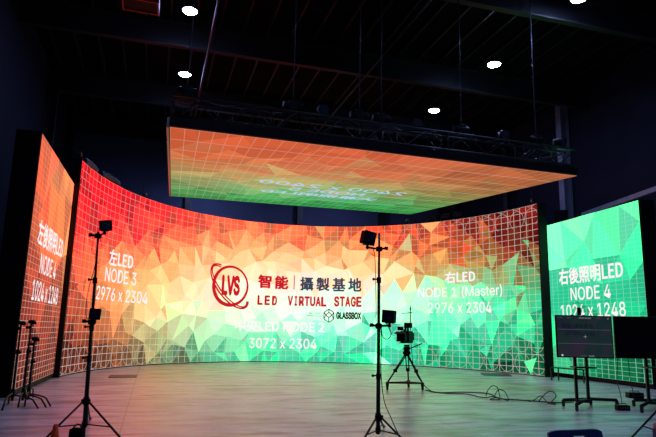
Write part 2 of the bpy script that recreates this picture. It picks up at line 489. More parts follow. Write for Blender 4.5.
def spaced(text, x0, x1, cz, h, lw):
    n = len(text); step = (x1-x0-lw)/(n-1)
    for k, ch in enumerate(text):
        if ch != ' ': wt(ch, x0+lw/2+k*step, cz, h, lw*(.42 if ch == 'I' else 1), M_tred, .035, name='logo_letter', label='red condensed letter')
spaced('LED', 10.94, 11.78, 2.60, .37, .19)
spaced('VIRTUAL', 12.30, 13.98, 2.62, .38, .19)
spaced('STAGE', 14.36, 15.54, 2.64, .40, .19)
wt('GLASSBOX', 15.0, 2.03, .27, 1.08, M_tdark, .045, name='logo_wordmark', label='dark wordmark')
wt('N', 13.30, 2.10, .09, .08, M_tdark, 0, name='logo_mark')
flat_mesh([[(13.1, 2.0), (13.78, 1.97), (13.78, 1.985), (13.1, 2.015)], [(13.5, 2.1), (13.74, 2.1), (13.74, 2.12), (13.5, 2.12)]], 'logo_line', wallmap, M_tgrey, led)
def stroke(a, b, w):
    a, b = Vector(a), Vector(b); d = (b-a).normalized(); n = Vector((-d.y, d.x))*w/2
    return [tuple(a-n), tuple(b-n), tuple(b+n), tuple(a+n)]
hx = [(14.12 + .25*math.sin(PI/3*k), 2.01 + .29*math.cos(PI/3*k)) for k in range(6)]
inn = [(14.12, 2.16), (14.12+.135, 2.04), (14.12, 1.93), (14.12-.135, 2.04)]
segs = [(hx[k], hx[(k+1) % 6]) for k in range(6)] + [(inn[k], inn[(k+1) % 4]) for k in range(4)] + [(hx[5], inn[3]), (hx[1], inn[1]), (hx[0], inn[0]), (inn[2], (14.12, 1.72)), (inn[3], hx[4]), (inn[1], hx[2])]
flat_mesh([stroke(a, b, .035) for a, b in segs], 'logo_hexagon', wallmap, M_tdark, led, label='dark hexagon outline')
# ring logo: thick crescent ring, two thin tilted orbits, red letters
def ell(cx, cz, a, b, rot, t):
    x, y = a*math.cos(t), b*math.sin(t)
    return (cx + x*math.cos(rot)-y*math.sin(rot), cz + x*math.sin(rot)+y*math.cos(rot))
q = []
for k in range(72):
    t0, t1 = 2*PI*k/72, 2*PI*(k+1)/72
    def wid(t): return .085 + .08*(.5-.5*math.cos(t-math.radians(35)))
    q.append([ell(9.62, 3.12, .86, .87, 0, t0), ell(9.62, 3.12, .86, .87, 0, t1), ell(9.62, 3.12, .86-wid(t1), .87-wid(t1), 0, t1), ell(9.62, 3.12, .86-wid(t0), .87-wid(t0), 0, t0)])
flat_mesh(q, 'logo_ring', wallmap, M_tred, led, lift=.03, label='red ring')
q = []
for k in range(80):
    t0, t1 = math.radians(140+k*245/80), math.radians(140+(k+1)*245/80)
    for A, B, w0 in ((1.21, .55, .075), (1.15, .43, .065)):
        q.append([ell(9.57, 3.10, A, B, math.radians(-44), t0), ell(9.57, 3.10, A, B, math.radians(-44), t1), ell(9.57, 3.10, A-w0, B-w0, math.radians(-44), t1), ell(9.57, 3.10, A-w0, B-w0, math.radians(-44), t0)])
flat_mesh(q, 'logo_orbit', wallmap, M_tred, led, lift=.05, label='red tilted orbit lines')
for ch, cx, w in (('L', 9.37, .22), ('V', 9.64, .30), ('S', 9.93, .24)):
    wt(ch, cx, 3.15, .74, w, M_tred, .04, name='logo_letter', label='red logo letter', lift=.035)

# ------------------------------------------------------------------ the two side LED panels
def side_panel(A, B, z0, z1, name_label, caption, colfn, seed, dep_side, rows_txt, picture):
    A, B = Vector(A), Vector(B); d = (B-A); w = d.length; d.normalize(); n = Vector((d.y, -d.x))
    if n.dot(Vector((0.5, 15))-A) < 0: n = -n
    def mp(s, z, lift): return Vector((A.x+d.x*s+n.x*lift, A.y+d.y*s+n.y*lift, z))
    root = thing('led_panel', ((A.x+B.x)/2, (A.y+B.y)/2, 0), name_label, 'led panel')
    h = z1-z0
    screen_mesh('screen', shards(w, h, .95, colfn, seed, (.10, .10)), w, h, lambda s, z, l: mp(s, z+z0, l), picture, root)
    rz = rotz(math.atan2(d.y, d.x))
    c = (A+B)/2
    MB().box((c.x-n.x*.09, c.y-n.y*.09, (z0+z1)/2), (w, .16, h), rz).build('cabinet', M_cab, root)
    MB().box((c.x-n.x*.16, c.y-n.y*.16, z0/2), (w+.1, .34, z0-.01), rz).build('base', M_cab, root)
    for e in dep_side:
        p = A + d*(-.05 if e == 0 else w+.05)
        MB().box((p.x-n.x*.24, p.y-n.y*.24, (z1+.02)/2), (.08, .46, z1+.02), rz).build('side_frame', M_drape, root)
    for txt, s, z, hh, ww, bo in rows_txt:
        glyph_mesh(txt, 'caption', mp, s, z, hh, M_tw, root, width=ww, bold=bo, label=None)
    return root, mp, w
LU = [0, .35, .7, 1]
lrow = [
 [(236,100,70),(234,104,66),(230,96,62),(206,78,52),(170,60,42),(128,46,34),(96,34,28)],
 [(240,112,76),(244,140,84),(240,120,70),(216,90,56),(184,70,46),(144,52,38),(108,40,30)],
 [(244,124,82),(250,164,96),(246,150,82),(226,106,64),(194,80,50),(156,60,42),(118,46,34)],
 [(250,140,90),(252,176,104),(250,160,88),(230,120,70),(200,88,54),(164,68,46),(128,52,38)]]
rrow = [
 [(170,255,228),(140,252,214),(96,240,190),(56,230,174),(38,216,156),(50,214,150),(70,196,130)],
 [(140,250,200),(108,244,194),(70,232,176),(40,222,162),(28,208,146),(22,160,104),(14,104,64)],
 [(120,242,174),(94,238,184),(60,228,170),(36,218,158),(22,196,132),(12,126,78),(8,80,48)],
 [(112,242,178),(96,238,186),(66,230,174),(44,218,158),(26,186,126),(10,108,68),(6,66,40)]]
lp, lpm, lpw = side_panel((-5.95, 11.47), (-7.14, 15.79), .12, 5.25, 'flat orange LED panel standing at the left beside the curved wall', '', table_fn(LU, lrow), 21, (0,), [
    ('左後照明LED', 2.12, 3.30, .52, 3.1, .009), ('NODE 4', 2.06, 2.68, .42, 1.9, .008), ('1024 x 1248', 2.15, 2.08, .42, 3.05, .008)], M_ledside)
rp, rpm, rpw = side_panel((7.94, 20.82), (9.0, 16.4), .14, 5.3, 'flat green LED panel standing at the right beside the curved wall', '', table_fn(LU, rrow), 22, (0, 1), [
    ('右後照明LED', 2.24, 3.37, .53, 3.05, .009), ('NODE 4', 2.24, 2.76, .42, 1.9, .008), ('1024 x 1248', 2.24, 2.20, .42, 3.05, .008)], M_ledgreen)

# ------------------------------------------------------------------ overhead LED screen with its truss rig
QA, QB, QC, QD = (Vector(p) for p in ((-3.31, 11.416, 5.44), (-6.06, 21.756, 6.32), (3.52, 24.273, 6.33), (6.49, 14.645, 5.50)))
TW, TD = 10.2, 10.3
qn = (QD-QA).cross(QB-QA).normalized()      # up
if qn.z < 0: qn = -qn
def topmap(s, t, lift):
    u, v = s/TW, t/TD
    return (QA*(1-u)*(1-v) + QD*u*(1-v) + QB*(1-u)*v + QC*u*v) - qn*lift
ov = thing('overhead_led_screen', topmap(TW/2, TD/2, -.3), 'large square LED screen hung face down from the ceiling on a black truss', 'led screen')
TU = [0, .3, .6, .85, 1]
trow = [   # top of list = far edge
 [(60,128,62),(84,142,78),(128,152,92),(176,152,92),(206,126,76),(214,100,60),(212,92,54)],
 [(44,148,66),(84,172,92),(150,184,120),(190,176,110),(212,132,84),(216,102,64),(214,94,58)],
 [(30,150,62),(56,170,90),(110,184,124),(152,176,104),(192,134,84),(208,112,70),(206,100,66)],
 [(28,146,60),(50,154,76),(92,156,80),(140,142,76),(170,116,68),(176,100,58),(180,96,58)],
 [(40,140,60),(70,146,70),(104,142,70),(140,128,66),(158,108,60),(164,98,56),(168,94,56)]]
screen_mesh('screen', shards(TW, TD, .95, table_fn(TU, trow), 31, (.07, .05), .1), TW, TD, topmap, M_ledtop, ov)
def obox(name, s0, s1, t0, t1, l0, l1, mt):
    b = MB()
    P = [topmap(s, t, l) for l in (l0, l1) for s, t in ((s0, t0), (s1, t0), (s1, t1), (s0, t1))]
    b.poly(P, ((3, 2, 1, 0), (4, 5, 6, 7), (0, 1, 5, 4), (1, 2, 6, 5), (2, 3, 7, 6), (3, 0, 4, 7)))
    return b.build(name, mt, ov)
obox('cabinet', -.02, TW+.02, -.02, TD+.02, -.02, -.22, M_cab)
obox('edge_trim', -.07, -.02, -.02, TD+.02, .02, -.20, M_frame)
def otruss(s0, t0, s1, t1):
    """box truss 0.4 m square standing on the cabinet"""
    b = MB(); a = Vector((s0, t0)); c = Vector((s1, t1)); d = (c-a); L = d.length; d.normalize(); nn = Vector((-d.y, d.x))*.19
    def P(k, side, lev):
        q = a + d*k + nn*side
        return topmap(q.x, q.y, -.27 if lev == 0 else -.70)
    for side in (-1, 1):
        for lev in (0, 1): b.tube([P(0, side, lev), P(L, side, lev)], .027)
    n = round(L/.55)
    for i in range(n):
        k0, k1 = L*i/n, L*(i+1)/n
        for side in (-1, 1):
            b.tube([P(k0, side, i % 2), P(k1, side, (i+1) % 2)], .014, 6)
        for lev in (0, 1):
            b.tube([P(k0, -1 if i % 2 else 1, lev), P(k1, 1 if i % 2 else -1, lev)], .012, 6)
        if i % 4 == 0:
            for side in (-1, 1): b.tube([P(k0, side, 0), P(k0, side, 1)], .016, 6)
    return b.build('truss', M_truss, ov)
otruss(0, .22, TW, .22); otruss(0, TD-.22, TW, TD-.22)
otruss(.22, .5, .22, TD-.5); otruss(TW-.22, .5, TW-.22, TD-.5); otruss(TW*.5, .5, TW*.5, TD-.5)
# caption, upside down as seen from here
for txt, t, ww in (('天幕照明LED', 6.95, 4.2), ('NODE 5', 6.05, 2.6), ('2400 x 2400', 5.15, 4.9)):
    glyph_mesh(txt, 'caption', topmap, 5.15, t, .62, M_tw2, ov, width=ww, bold=.009, flip=True, label='pale blue caption')
# hoists, chains up to the roof
HO = [(.30, .22, 'left front corner'), (2.6, .22, 'left part'), (4.2, .22, 'front, just left of centre'), (4.75, .22, 'front middle'), (6.9, .22, 'right part'), (9.1, .22, 'right front corner')]
for s, t, w in HO:
    p = topmap(s, t, -.78)
    h = thing('chain_hoist', p, 'black hoist and steel chain above the ' + w + ' of the overhead screen', 'hoist', 'hoists on the overhead truss')
    hb = MB(); hb.box(p+Vector((0, 0, .10)), (.2, .16, .26), RZ, .03); hb.lathe(p+Vector((.0, 0, .10)), (math.cos(TH), math.sin(TH), 0), ((.07, -.22), (.09, -.18), (.09, .18), (.07, .22)), 14)
    hb.build('motor', M_black, h)
    MB().tube([p+Vector((0, 0, .22)), Vector((p.x, p.y, ZC-.1))], .016, 6).build('chain', M_chrome, h)
    MB().tube([p+Vector((0, 0, -.02)), p+Vector((0, 0, .0))], .05).build('hook', M_chrome, h)
# floodlights bolted on the truss
def truss_light(s, t, aim, label):
    p = topmap(s, t, -.80)
    h = thing('truss_light', p, label, 'stage light', 'lights on the overhead truss')
    d = Vector(aim).normalized()
    MB().lathe(p+Vector((0, 0, .10)), d, ((.07, -.16), (.10, -.12), (.11, .06), (.13, .16)), 16).build('housing', M_black, h)
    MB().lathe(p+Vector((0, 0, .10))+d*.155, d, ((.11, 0), (.11, .012)), 16).build('lens', M_glass, h)
    MB().tube([p+Vector((-.13, 0, .1)), p+Vector((-.13, 0, -.05)), p+Vector((.13, 0, -.05)), p+Vector((.13, 0, .1))], .012, 6).build('yoke', M_metal, h)
truss_light(3.3, .22, (.3, -1, -.4), 'black stage light on the front truss left of the paired chains')
truss_light(5.7, .22, (-.2, -1, -.5), 'black stage light on the front truss right of the paired chains')
truss_light(8.1, .22, (.1, -1, -.4), 'black stage light on the front truss second from the right')
truss_light(9.8, .22, (.5, -1, -.3), 'black stage light at the right end of the front truss')

# ------------------------------------------------------------------ ceiling lamps
def lamp(px, py, z, label):
    d = gnd(px, py, z)
    lamp_at(d, label)
def lamp_at(d, label):
    h = thing('ceiling_lamp', d, label, 'lamp', 'round ceiling lamps')
    MB().lathe(d+Vector((0, 0, .02)), (0, 0, 1), ((.23, 0), (.24, .05), (.14, .16), (.08, .26)), 24).build('housing', M_black, h)
    MB().lathe(d, (0, 0, 1), ((.20, 0), (.205, .03)), 24).build('diffuser', M_lamp, h)
    MB().tube([d+Vector((0, 0, .27)), Vector((d.x, d.y, ZC-.05))], .012, 6).build('hanger', M_metal, h)
lamp(190, 11.5, 10.2, 'bright round ceiling lamp at the top left, nearer of the left two')
lamp(185, 75, 10.2, 'bright round ceiling lamp above the overhead screen, farther of the left two')
lamp(494, 65, 10.2, 'bright round ceiling lamp right of centre, left of the diagonal pipe')
lamp(434, 111, 10.2, 'small bright round ceiling lamp just above the middle of the overhead truss')
lamp(579, -1, 10.2, 'bright round ceiling lamp cut by the top edge at the right')
for x, y in ((1.5, 7), (6.5, 7), (11.5, 7), (1.5, 1), (6.5, 1), (11.5, 1)):  # extra lamps out of frame, added to light the foreground floor
    lamp_at(rm(x, y, 10.2), 'unseen round ceiling lamp added out of frame to light the foreground floor')

for x, y in ((2.0, 27.4), (8.6, 26.6)):  # added lamps, hidden by the overhead screen, to brighten the back wall
    lamp_at(rm(x, y, 8.7), 'unseen round lamp added low behind the overhead screen to light the back wall')
# red box hanging at the top left
p = gnd(141, 4, 9.6)
rb = thing('hoist_trolley', p, 'dark box with red edges hanging from the roof at the top left', 'hoist trolley')
MB().box(p+Vector((0, 0, .12)), (.85, .55, .30), RZ).build('body', M_black, rb)
b = MB()
for sx in (-1, 1):
    b.box(p+rm(sx*.44, 0, .10), (.04, .62, .34), RZ)
for sy in (-1, 1):
    b.box(p+rm(0, sy*.30, -.05), (.92, .04, .05), RZ); b.box(p+rm(0, sy*.30, .26), (.92, .04, .05), RZ)
b.build('frame', M_red, rb)
MB().tube([p+Vector((0, 0, .27)), Vector((p.x, p.y, ZC-.05))], .04).build('hanger', M_metal, rb)

# ------------------------------------------------------------------ things on top of the LED wall
def top_sensor(s, label):
    q = wallmap(s, LZ1+.02, -.12)
    h = thing('tracking_sensor', q, label, 'sensor', 'tracking sensors on the wall top')
    MB().tube([q, q+Vector((0, 0, .12))], .02).build('mount', M_metal, h)
    MB().box(q+Vector((0, 0, .17)), (.16, .12, .10), rotz(.3), .015).build('body', M_steel, h)
    pd, dd = curve(s); n = Vector((dd.y, -dd.x, -.4)).normalized()
    MB().lathe(q+Vector((0, 0, .17))+n*.05, n, ((.035, 0), (.04, .05)), 12).build('lens', M_glass, h)
    MB().tube([q+Vector((-.05, 0, .2)), q+Vector((-.06, 0, .55))], .008, 6).build('antenna', M_metal, h)
top_sensor(.12, 'small sensor with antenna on top of the left end of the curved wall')
top_sensor(5.0, 'small sensor on top of the curved wall below the left corner of the overhead screen')
top_sensor(17.6, 'small sensor on top of the curved wall below the far corner of the overhead screen')
top_sensor(23.6, 'small sensor on top of the right end of the curved wall')
def hood(s0, s1, z, label):
    pts = [wallmap(s0+(s1-s0)*k/10, z+.05*math.sin(PI*k/10)-.0*max(0, (k-8)/2), -.2) for k in range(11)]
    h = tag(MB().tube(pts, .13, 12).build('fabric_duct', M_duct), label, 'duct', 'ducts on the wall top')
hood(.75, 1.75, 6.16, 'dark rounded duct lying on the wall top near its left end')
hood(2.1, 3.4, 6.15, 'dark rounded duct lying on the wall top, right of the other duct')
for k, s in enumerate((18.75, 19.35, 19.95)):
    q = wallmap(s, LZ1+.02, -.15)
    h = thing('floodlight', q, ('leftmost', 'middle', 'rightmost')[k] + ' of three dark floodlights on the wall top at the right', 'stage light', 'floodlights on the wall top')
    MB().box(q+Vector((0, 0, .20)), (.40, .22, .24), rotz(-.6), .05).build('housing', M_cab, h)
    MB().tube([q+Vector((-.22, .0, .2)), q+Vector((-.22, 0, .02)), q+Vector((.22, 0, .02)), q+Vector((.22, 0, .2))], .015, 6).build('yoke', M_metal, h)
# dark tower behind the right panel
c = Vector((8.75, 21.35, 0))
tw = thing('support_tower', c, 'dark boxy tower rising behind the far top corner of the green panel', 'tower')
MB().box(c+Vector((0, 0, 2.75)), (.12, .12, 5.5), rotz(.3)).build('mast', M_cab, tw)
MB().box(c+Vector((0, 0, 5.68)), (.5, .34, .66), rotz(-.25), .03).build('head', M_cab, tw)
MB().box(c+Vector((0, 0, .03)), (.6, .4, .06), rotz(.3)).build('foot', M_cab, tw)

# ------------------------------------------------------------------ light stands carrying tracking cameras
def knob(b, p, r=.022): b.sphere(p, r)
def light_stand(base, top_z, collar_z, feet, label, joints, lean=(0, 0)):
    h = thing('light_stand', base, label, 'stand', 'light stands')
    B = Vector(base); angs = [math.atan2(g.y-B.y, g.x-B.x) for g in feet]
    def pole_at(z): return B + Vector((lean[0]*z, lean[1]*z, z))
    zs = [.05] + joints + [top_z]
    rad = [.028, .024, .021, .017]
    for i in range(len(zs)-1):
        MB().tube([pole_at(zs[i]), pole_at(zs[i+1])], rad[min(i, 3)], 12).build('pole', M_metal, h)
    for z in joints:
        b = MB(); b.tube([pole_at(z-.05), pole_at(z+.03)], .032, 12); b.tube([pole_at(z), pole_at(z)+Vector((-.07, -.02, 0))], .010, 8); b.sphere(pole_at(z)+Vector((-.075, -.02, 0)), .02)
        b.build('collar', M_black, h)
    b = MB(); b.tube([pole_at(collar_z-.05), pole_at(collar_z+.05)], .04, 12)
    for a in angs: b.box(pole_at(collar_z)+Vector((math.cos(a)*.05, math.sin(a)*.05, 0)), (.06, .03, .06), rotz(a))
    b.build('leg_collar', M_black, h)
    b = MB(); b.tube([pole_at(.07), pole_at(.13)], .036, 12); b.build('brace_collar', M_black, h)
    for a, g in zip(angs, feet):
        u = Vector((math.cos(a), math.sin(a), 0))
        f = Vector((g.x, g.y, .015)); t = pole_at(collar_z) + u*.06
        lg = MB().tube([t, f], .014, 10).build('leg', M_metal, h)
        MB().sphere(f+Vector((0, 0, .007)), .022).build('foot', M_rubber, lg)
        mid = t.lerp(f, .68)
        MB().tube([pole_at(.10)+u*.03, mid], .009, 8).build('brace', M_metal, h)
    return h, pole_at
def tracking_camera(p, clamp, face, size, label, roll=.15, side=1):
    """square camera head at p, aimed along face; bracket from the clamp point on the pole"""
    h = thing('tracking_camera', clamp, label, 'camera', 'tracking cameras on stands')
    d = Vector(face).normalized(); q = d.to_track_quat('-Y', 'Z').to_matrix().to_4x4() @ Matrix.Rotation(roll, 4, 'Y')
    P = Vector(p)
    MB().box(P, (size, size*.62, size), q, size*.08).build('body', M_black, h)
    rim = MB()
    w = size/2
    for sx in (-1, 1):
        rim.box(P+q.to_3x3() @ Vector((sx*w*.93, -size*.34, 0)), (size*.09, size*.10, size), q)
        rim.box(P+q.to_3x3() @ Vector((0, -size*.34, sx*w*.93)), (size, size*.10, size*.09), q)
    rim.build('rim', M_black, h)
    MB().box(P+q.to_3x3() @ Vector((0, -size*.325, 0)), (size*.8, size*.02, size*.8), q).build('front_glass', M_glass, h)
    MB().lathe(P+q.to_3x3() @ Vector((0, -size*.33, 0)), d, ((size*.2, 0), (size*.2, size*.08), (size*.15, size*.09)), 16).build('lens', M_glass, h)
    C = Vector(clamp); bt = P-Vector((0, 0, size*.5))
    low = Vector((bt.x, bt.y, bt.z-size*.22))
    b = MB(); b.box(bt-Vector((0, 0, size*.02)), (size*.7, size*.3, size*.06), rotz(.2)); b.tube([bt, low], .016, 8); b.sphere(low, .026)
    b.tube([low, C.lerp(low, .45)+Vector((0, 0, .0)), C], .015, 8)
    b.build('bracket', M_metal, h)
    b = MB(); b.box(C, (.09, .07, .07), None, .012); b.tube([C, C+Vector((.11*side, -.02, .01))], .016, 8); b.box(C+Vector((.10*side, -.02, .01)), (.05, .03, .05), None, .008)
    b.build('clamp', M_black, h)
    return h
PI2 = PI*2
# middle stand
yb = 8.05
base = gnd(378, 438); base = Vector((base.x, base.y, 0)); yb = base.y
st_m, pm = light_stand(base, at(378, 233, yb).z, at(378, 417, yb).z, [gnd(361, 445), gnd(406, 444), gnd(384, 428)], 'tall black light stand in the middle foreground, in front of the curved wall', [.80, 1.47, 2.1])
tracking_camera(at(367.5, 238, yb-.05), pm(at(378, 249, yb).z), (.5, -1, -.15), .185, 'square black tracking camera at the top of the middle stand')
tracking_camera(at(389.5, 316.5, yb-.05), pm(at(378, 326, yb).z), (-.5, -1, -.05), .17, 'square black tracking camera halfway up the middle stand', .08, -1)
# left stand
base = gnd(84, 432); base = Vector((base.x, base.y, 0)); yl = base.y
st_l, plh = light_stand(base, at(100, 232, yl).z, at(87, 401, yl).z, [gnd(44, 441), gnd(122, 441), gnd(90, 420)], 'tall black light stand at the left in front of the red wall end', [.95, 1.36, 2.0], (-.026, 0))
tracking_camera(at(105.3, 225.5, yl-.02), plh(at(100, 236, yl).z), (.7, -.8, -.2), .15, 'black tracking camera at the top of the left stand', -.2, -1)
tracking_camera(at(95.3, 314, yl-.05), plh(at(93, 322, yl).z), (.3, -1, 0), .145, 'black tracking camera halfway up the left stand', .05, -1)
def cable(pts, label, r=.007, group=None, name='cable'):
    out = []
    P = [Vector(p) for p in pts]
    P = [P[0]*2-P[1]] + P + [P[-1]*2-P[-2]]
    for i in range(1, len(P)-2):
        for k in range(6):
            t = k/6; a, b, c, d = P[i-1], P[i], P[i+1], P[i+2]
            out.append(.5*((2*b) + (c-a)*t + (2*a-5*b+4*c-d)*t*t + (3*b-a-3*c+d)*t**3))
    out.append(P[-2])
    return tag(MB().tube(out, r, 6).build(name, M_cable), label, 'cable', group)
cable([at(381, 327, yb), at(381.5, 345, yb-.03), at(381, 372, yb-.03), at(384, 400, yb-.04), at(391, 418, yb-.1), gnd(401, 440, .01)], 'thin black cable hanging down from the lower camera of the middle stand')
cable([at(386, 322, yb-.03), at(391, 333, yb-.04), at(388, 339, yb-.04), at(383, 337, yb-.03), at(381, 328, yb-.03)], 'small loop of black cable under the lower camera of the middle stand')
cable([at(373.5, 249, yb-.03), at(375, 260, yb-.03), at(376, 300, yb-.03), at(376, 322, yb-.03)], 'thin cable hanging beside the upper half of the middle stand', .005)
cable([at(98, 238, yl-.03), at(95, 265, yl-.03), at(88, 292, yl-.03), at(86, 315, yl-.03), at(91, 322, yl-.03)], 'thin cable hanging beside the upper half of the left stand', .005)
cable([at(91, 326, yl-.04), at(90.5, 360, yl-.04), at(88.5, 395, yl-.06), at(87.5, 424, yl-.06)], 'thin cable running down the lower half of the left stand', .006)

# bag at the foot of the left stand
c = gnd(76.5, 440); c = Vector((c.x, c.y, 0)); yy = c.y
top = at(77, 428, yy).z
bg = thing('equipment_bag', c, 'small black bag with looped handle at the foot of the left stand', 'bag')
MB().box(c+Vector((0, 0, top/2)), (.17, .14, top), rotz(.1), .025).build('body', M_drape, bg)
MB().tube([c+Vector((-.06+.12*k/8, 0, top-.01+.055*math.sin(PI*k/8))) for k in range(9)], .009, 8).build('handle', M_rubber, bg)
# traffic cone
p = at(56, 424, 5.8); c = Vector((p.x, p.y, 0)); H = p.z
cn = thing('traffic_cone', c, 'orange traffic cone at the bottom left in front of the left stand', 'cone')
MB().box(c+Vector((0, 0, .015)), (.26, .26, .03), rotz(.4), .01).build('base', M_cone, cn)
MB().lathe(c, (0, 0, 1), ((.105, .03), (.066, H*.42), (.038, H*.75), (.022, H*.97), (.018, H)), 24).build('body', M_cone, cn)
MB().lathe(c, (0, 0, 1), ((.0775, H*.33), (.057, H*.55)), 24).build('band', M_conew, cn)

# ------------------------------------------------------------------ folded stands by the left panel
def c_stand(b0, top, spread, label, side):
    b0 = Vector(b0)
    h = thing('c_stand', b0, label, 'stand', 'folded stands by the left panel')
    MB().tube([b0+Vector((0, 0, .06)), b0+Vector((0, 0, top*.62))], .022, 10).build('pole', M_metal, h)
    MB().tube([b0+Vector((0, 0, top*.62)), b0+Vector((0, 0, top))], .016, 10).build('riser', M_metal, h)
    b = MB(); b.tube([b0+Vector((0, 0, top*.6)), b0+Vector((0, 0, top*.65))], .032, 10); b.sphere(b0+Vector((.05, -.02, top*.62)), .022); b.build('collar', M_black, h)
    b = MB(); b.lathe(b0+Vector((-.05, 0, top-.03)), (1, 0, 0), ((.03, 0), (.034, .02), (.034, .09), (.03, .11)), 14); b.box(b0+Vector((.06, -.02, top-.05)), (.07, .03, .05), None, .01); b.box(b0+Vector((-.03, -.02, top-.13)), (.10, .05, .05), None, .01); b.build('grip_head', M_black, h)
    b = MB(); b.tube([b0+Vector((0, 0, .12)), b0+Vector((0, 0, .26))], .032, 10); b.build('leg_hub', M_black, h)
    for k, (dx, dy, zz) in enumerate(spread):
        u = Vector((dx, dy, 0)); L = u.length; u.normalize()
        pts = [b0+Vector((0, 0, zz)), b0+u*L*.45+Vector((0, 0, zz)), b0+u*L*.68+Vector((0, 0, zz-.015)), b0+u*L*.78+Vector((0, 0, zz*.82)), b0+u*L+Vector((0, 0, .013))]
        MB().tube(pts, .014, 8).build('leg', M_metal, h)
    return h
y0 = 10.85
def foot(px, py): return gnd(px, py)
ba = gnd(11.5, 404.5); bb = gnd(22, 404); bc = gnd(27.5, 403)
for B_, t, fe, lb in ((ba, at(19.5, 321, ba.y).z, ((38, 409), (2, 411), (8, 405)), 'leftmost of the three folded black stands beside the left panel'),
                      (bb, at(29.3, 320, bb.y).z, ((46, 408), (18, 408), (25, 399)), 'middle one of the three folded black stands beside the left panel, tallest'),
                      (bc, at(33, 337, bc.y).z, ((50.5, 407), (24.5, 407), (33, 398)), 'rightmost and shortest of the three folded black stands beside the left panel')):
    sp = []
    for i, f in enumerate(fe):
        g = gnd(*f); sp.append((g.x-B_.x, g.y-B_.y, .16+.03*i))
    c_stand((B_.x, B_.y, 0), t, sp, lb, 0)

# ------------------------------------------------------------------ cinema camera on a tripod dolly
Bc = gnd(406, 389.3); YC = Bc.y
tr = thing('camera_tripod', Bc, 'black camera tripod on a wheeled dolly in front of the curved wall', 'tripod')
feet = [gnd(387.3, 390), gnd(422.6, 390.6), gnd(408.5, 387.5)]
apex = Vector((Bc.x+.02, Bc.y, at(407, 353, YC).z))
hub = Bc + Vector((0, 0, .16))
for f in feet:
    f = Vector((f.x, f.y, .17)); u = (f-apex); n = Vector((u.y, -u.x, 0)).normalized()*.035
    lg = MB(); lg.tube([apex+n+u*.04, apex+n*.8+u*.62], .016, 8); lg.tube([apex-n+u*.04, apex-n*.8+u*.62], .016, 8); lg.box(apex+u*.6, (.09, .06, .08)); lg.tube([apex+u*.55, f], .020, 8)
    lg.box(apex+u*.05, (.10, .07, .09))
    lg.build('leg', M_metal, tr)
    MB().tube([Bc+Vector((0, 0, .17)), f], .022, 8).build('dolly_arm', M_metal, tr)
    w = MB(); w.box(f-Vector((0, 0, .03)), (.07, .09, .10), None, .01); w.lathe(Vector((f.x-.025, f.y, .065)), (1, 0, 0), ((.05, 0), (.065, .008), (.065, .042), (.05, .05)), 16); w.build('caster', M_rubber, tr)
fr = [Vector((f.x, f.y, .17)) for f in feet]
b = MB(); b.tube([fr[0], fr[1]], .02, 8); b.build('spreader', M_metal, tr)
b = MB(); b.lathe(apex-Vector((0, 0, .03)), (0, 0, 1), ((.10, 0), (.10, .05), (.07, .09), (.085, .12), (.085, .18)), 18); b.box(apex+Vector((0, 0, .18)), (.12, .22, .05), None, .01); b.build('fluid_head', M_black, tr)
hp = apex+Vector((0, 0, .08))
MB().tube([hp, at(415, 346.5, YC-.1), at(422, 343.5, YC-.2)], .014, 8).build('pan_handle', M_metal, tr)
cc = apex+Vector((0, 0, .20)); 
ck = thing('cinema_camera', cc, 'black cinema camera with matte box on the tripod dolly', 'camera')
aim = math.radians(243)     # points left and slightly towards the viewer
q = rotz(aim); f3 = Vector((math.cos(aim), math.sin(aim), 0)); s3 = Vector((-math.sin(aim), math.cos(aim), 0))
MB().box(cc+Vector((0, 0, .16)), (.30, .19, .25), q, .02).build('body', M_black, ck)
MB().lathe(cc+Vector((0, 0, .15))+f3*.14, f3, ((.06, 0), (.07, .04), (.065, .12), (.08, .16)), 18).build('lens', M_glass, ck)
b = MB(); b.box(cc+Vector((0, 0, .15))+f3*.32, (.06, .20, .17), q, .01); b.box(cc+Vector((0, 0, .245))+f3*.39, (.14, .22, .012), q @ Matrix.Rotation(.3, 4, 'Y')); b.box(cc+Vector((0, 0, .15))+f3*.38+s3*.11, (.12, .012, .16), q); b.build('matte_box', M_black, ck)
b = MB(); b.box(cc+Vector((0, 0, .36)), (.22, .05, .04), q, .012); b.box(cc+Vector((0, 0, .31))+f3*.08, (.03, .04, .10), q); b.box(cc+Vector((0, 0, .31))-f3*.08, (.03, .04, .10), q); b.build('top_handle', M_black, ck)
b = MB(); b.box(cc+Vector((0, 0, .40))-f3*.10, (.16, .14, .11), q, .015); b.build('monitor', M_black, ck)
b = MB(); b.box(cc+Vector((0, 0, .17))-f3*.24, (.16, .13, .16), q, .015); b.build('battery', M_black, ck)
b = MB(); b.box(cc+Vector((0, 0, .33))+f3*.10-s3*.10, (.15, .09, .08), q, .012); b.tube([cc+Vector((0, 0, .33))+f3*.05-s3*.08, cc+Vector((0, 0, .25))], .012); b.build('viewfinder', M_black, ck)
b = MB()
for k in (-1, 1): b.tube([cc+Vector((0, 0, .04))+s3*.04*k-f3*.16, cc+Vector((0, 0, .04))+s3*.04*k+f3*.36], .008)
b.build('support_rods', M_metal, ck)
b = MB(); r0 = cc+Vector((.08, 0, .30)); sc_ = lambda p: cc+(p-cc)/1.2; r1 = sc_(at(410.5, 306, YC)); b.tube([r0, r1], .010, 6); b.tube([sc_(at(401.5, 313.5, YC)), sc_(at(412.5, 312.5, YC))], .008, 6); b.sphere(r1-Vector((0, 0, .06)), .022); b.build('antenna_rod', M_metal, ck)
ck.scale = (1.2, 1.2, 1.2)
cable([cc+Vector((.1, -.05, .1)), at(414, 368, YC-.15), at(424, 385, YC-.3), gnd(434, 392, .012), gnd(450, 393.5, .012), gnd(466, 394, .012), gnd(476, 396, .012)], 'long black cable trailing from the cinema camera across the floor to the right', .010)

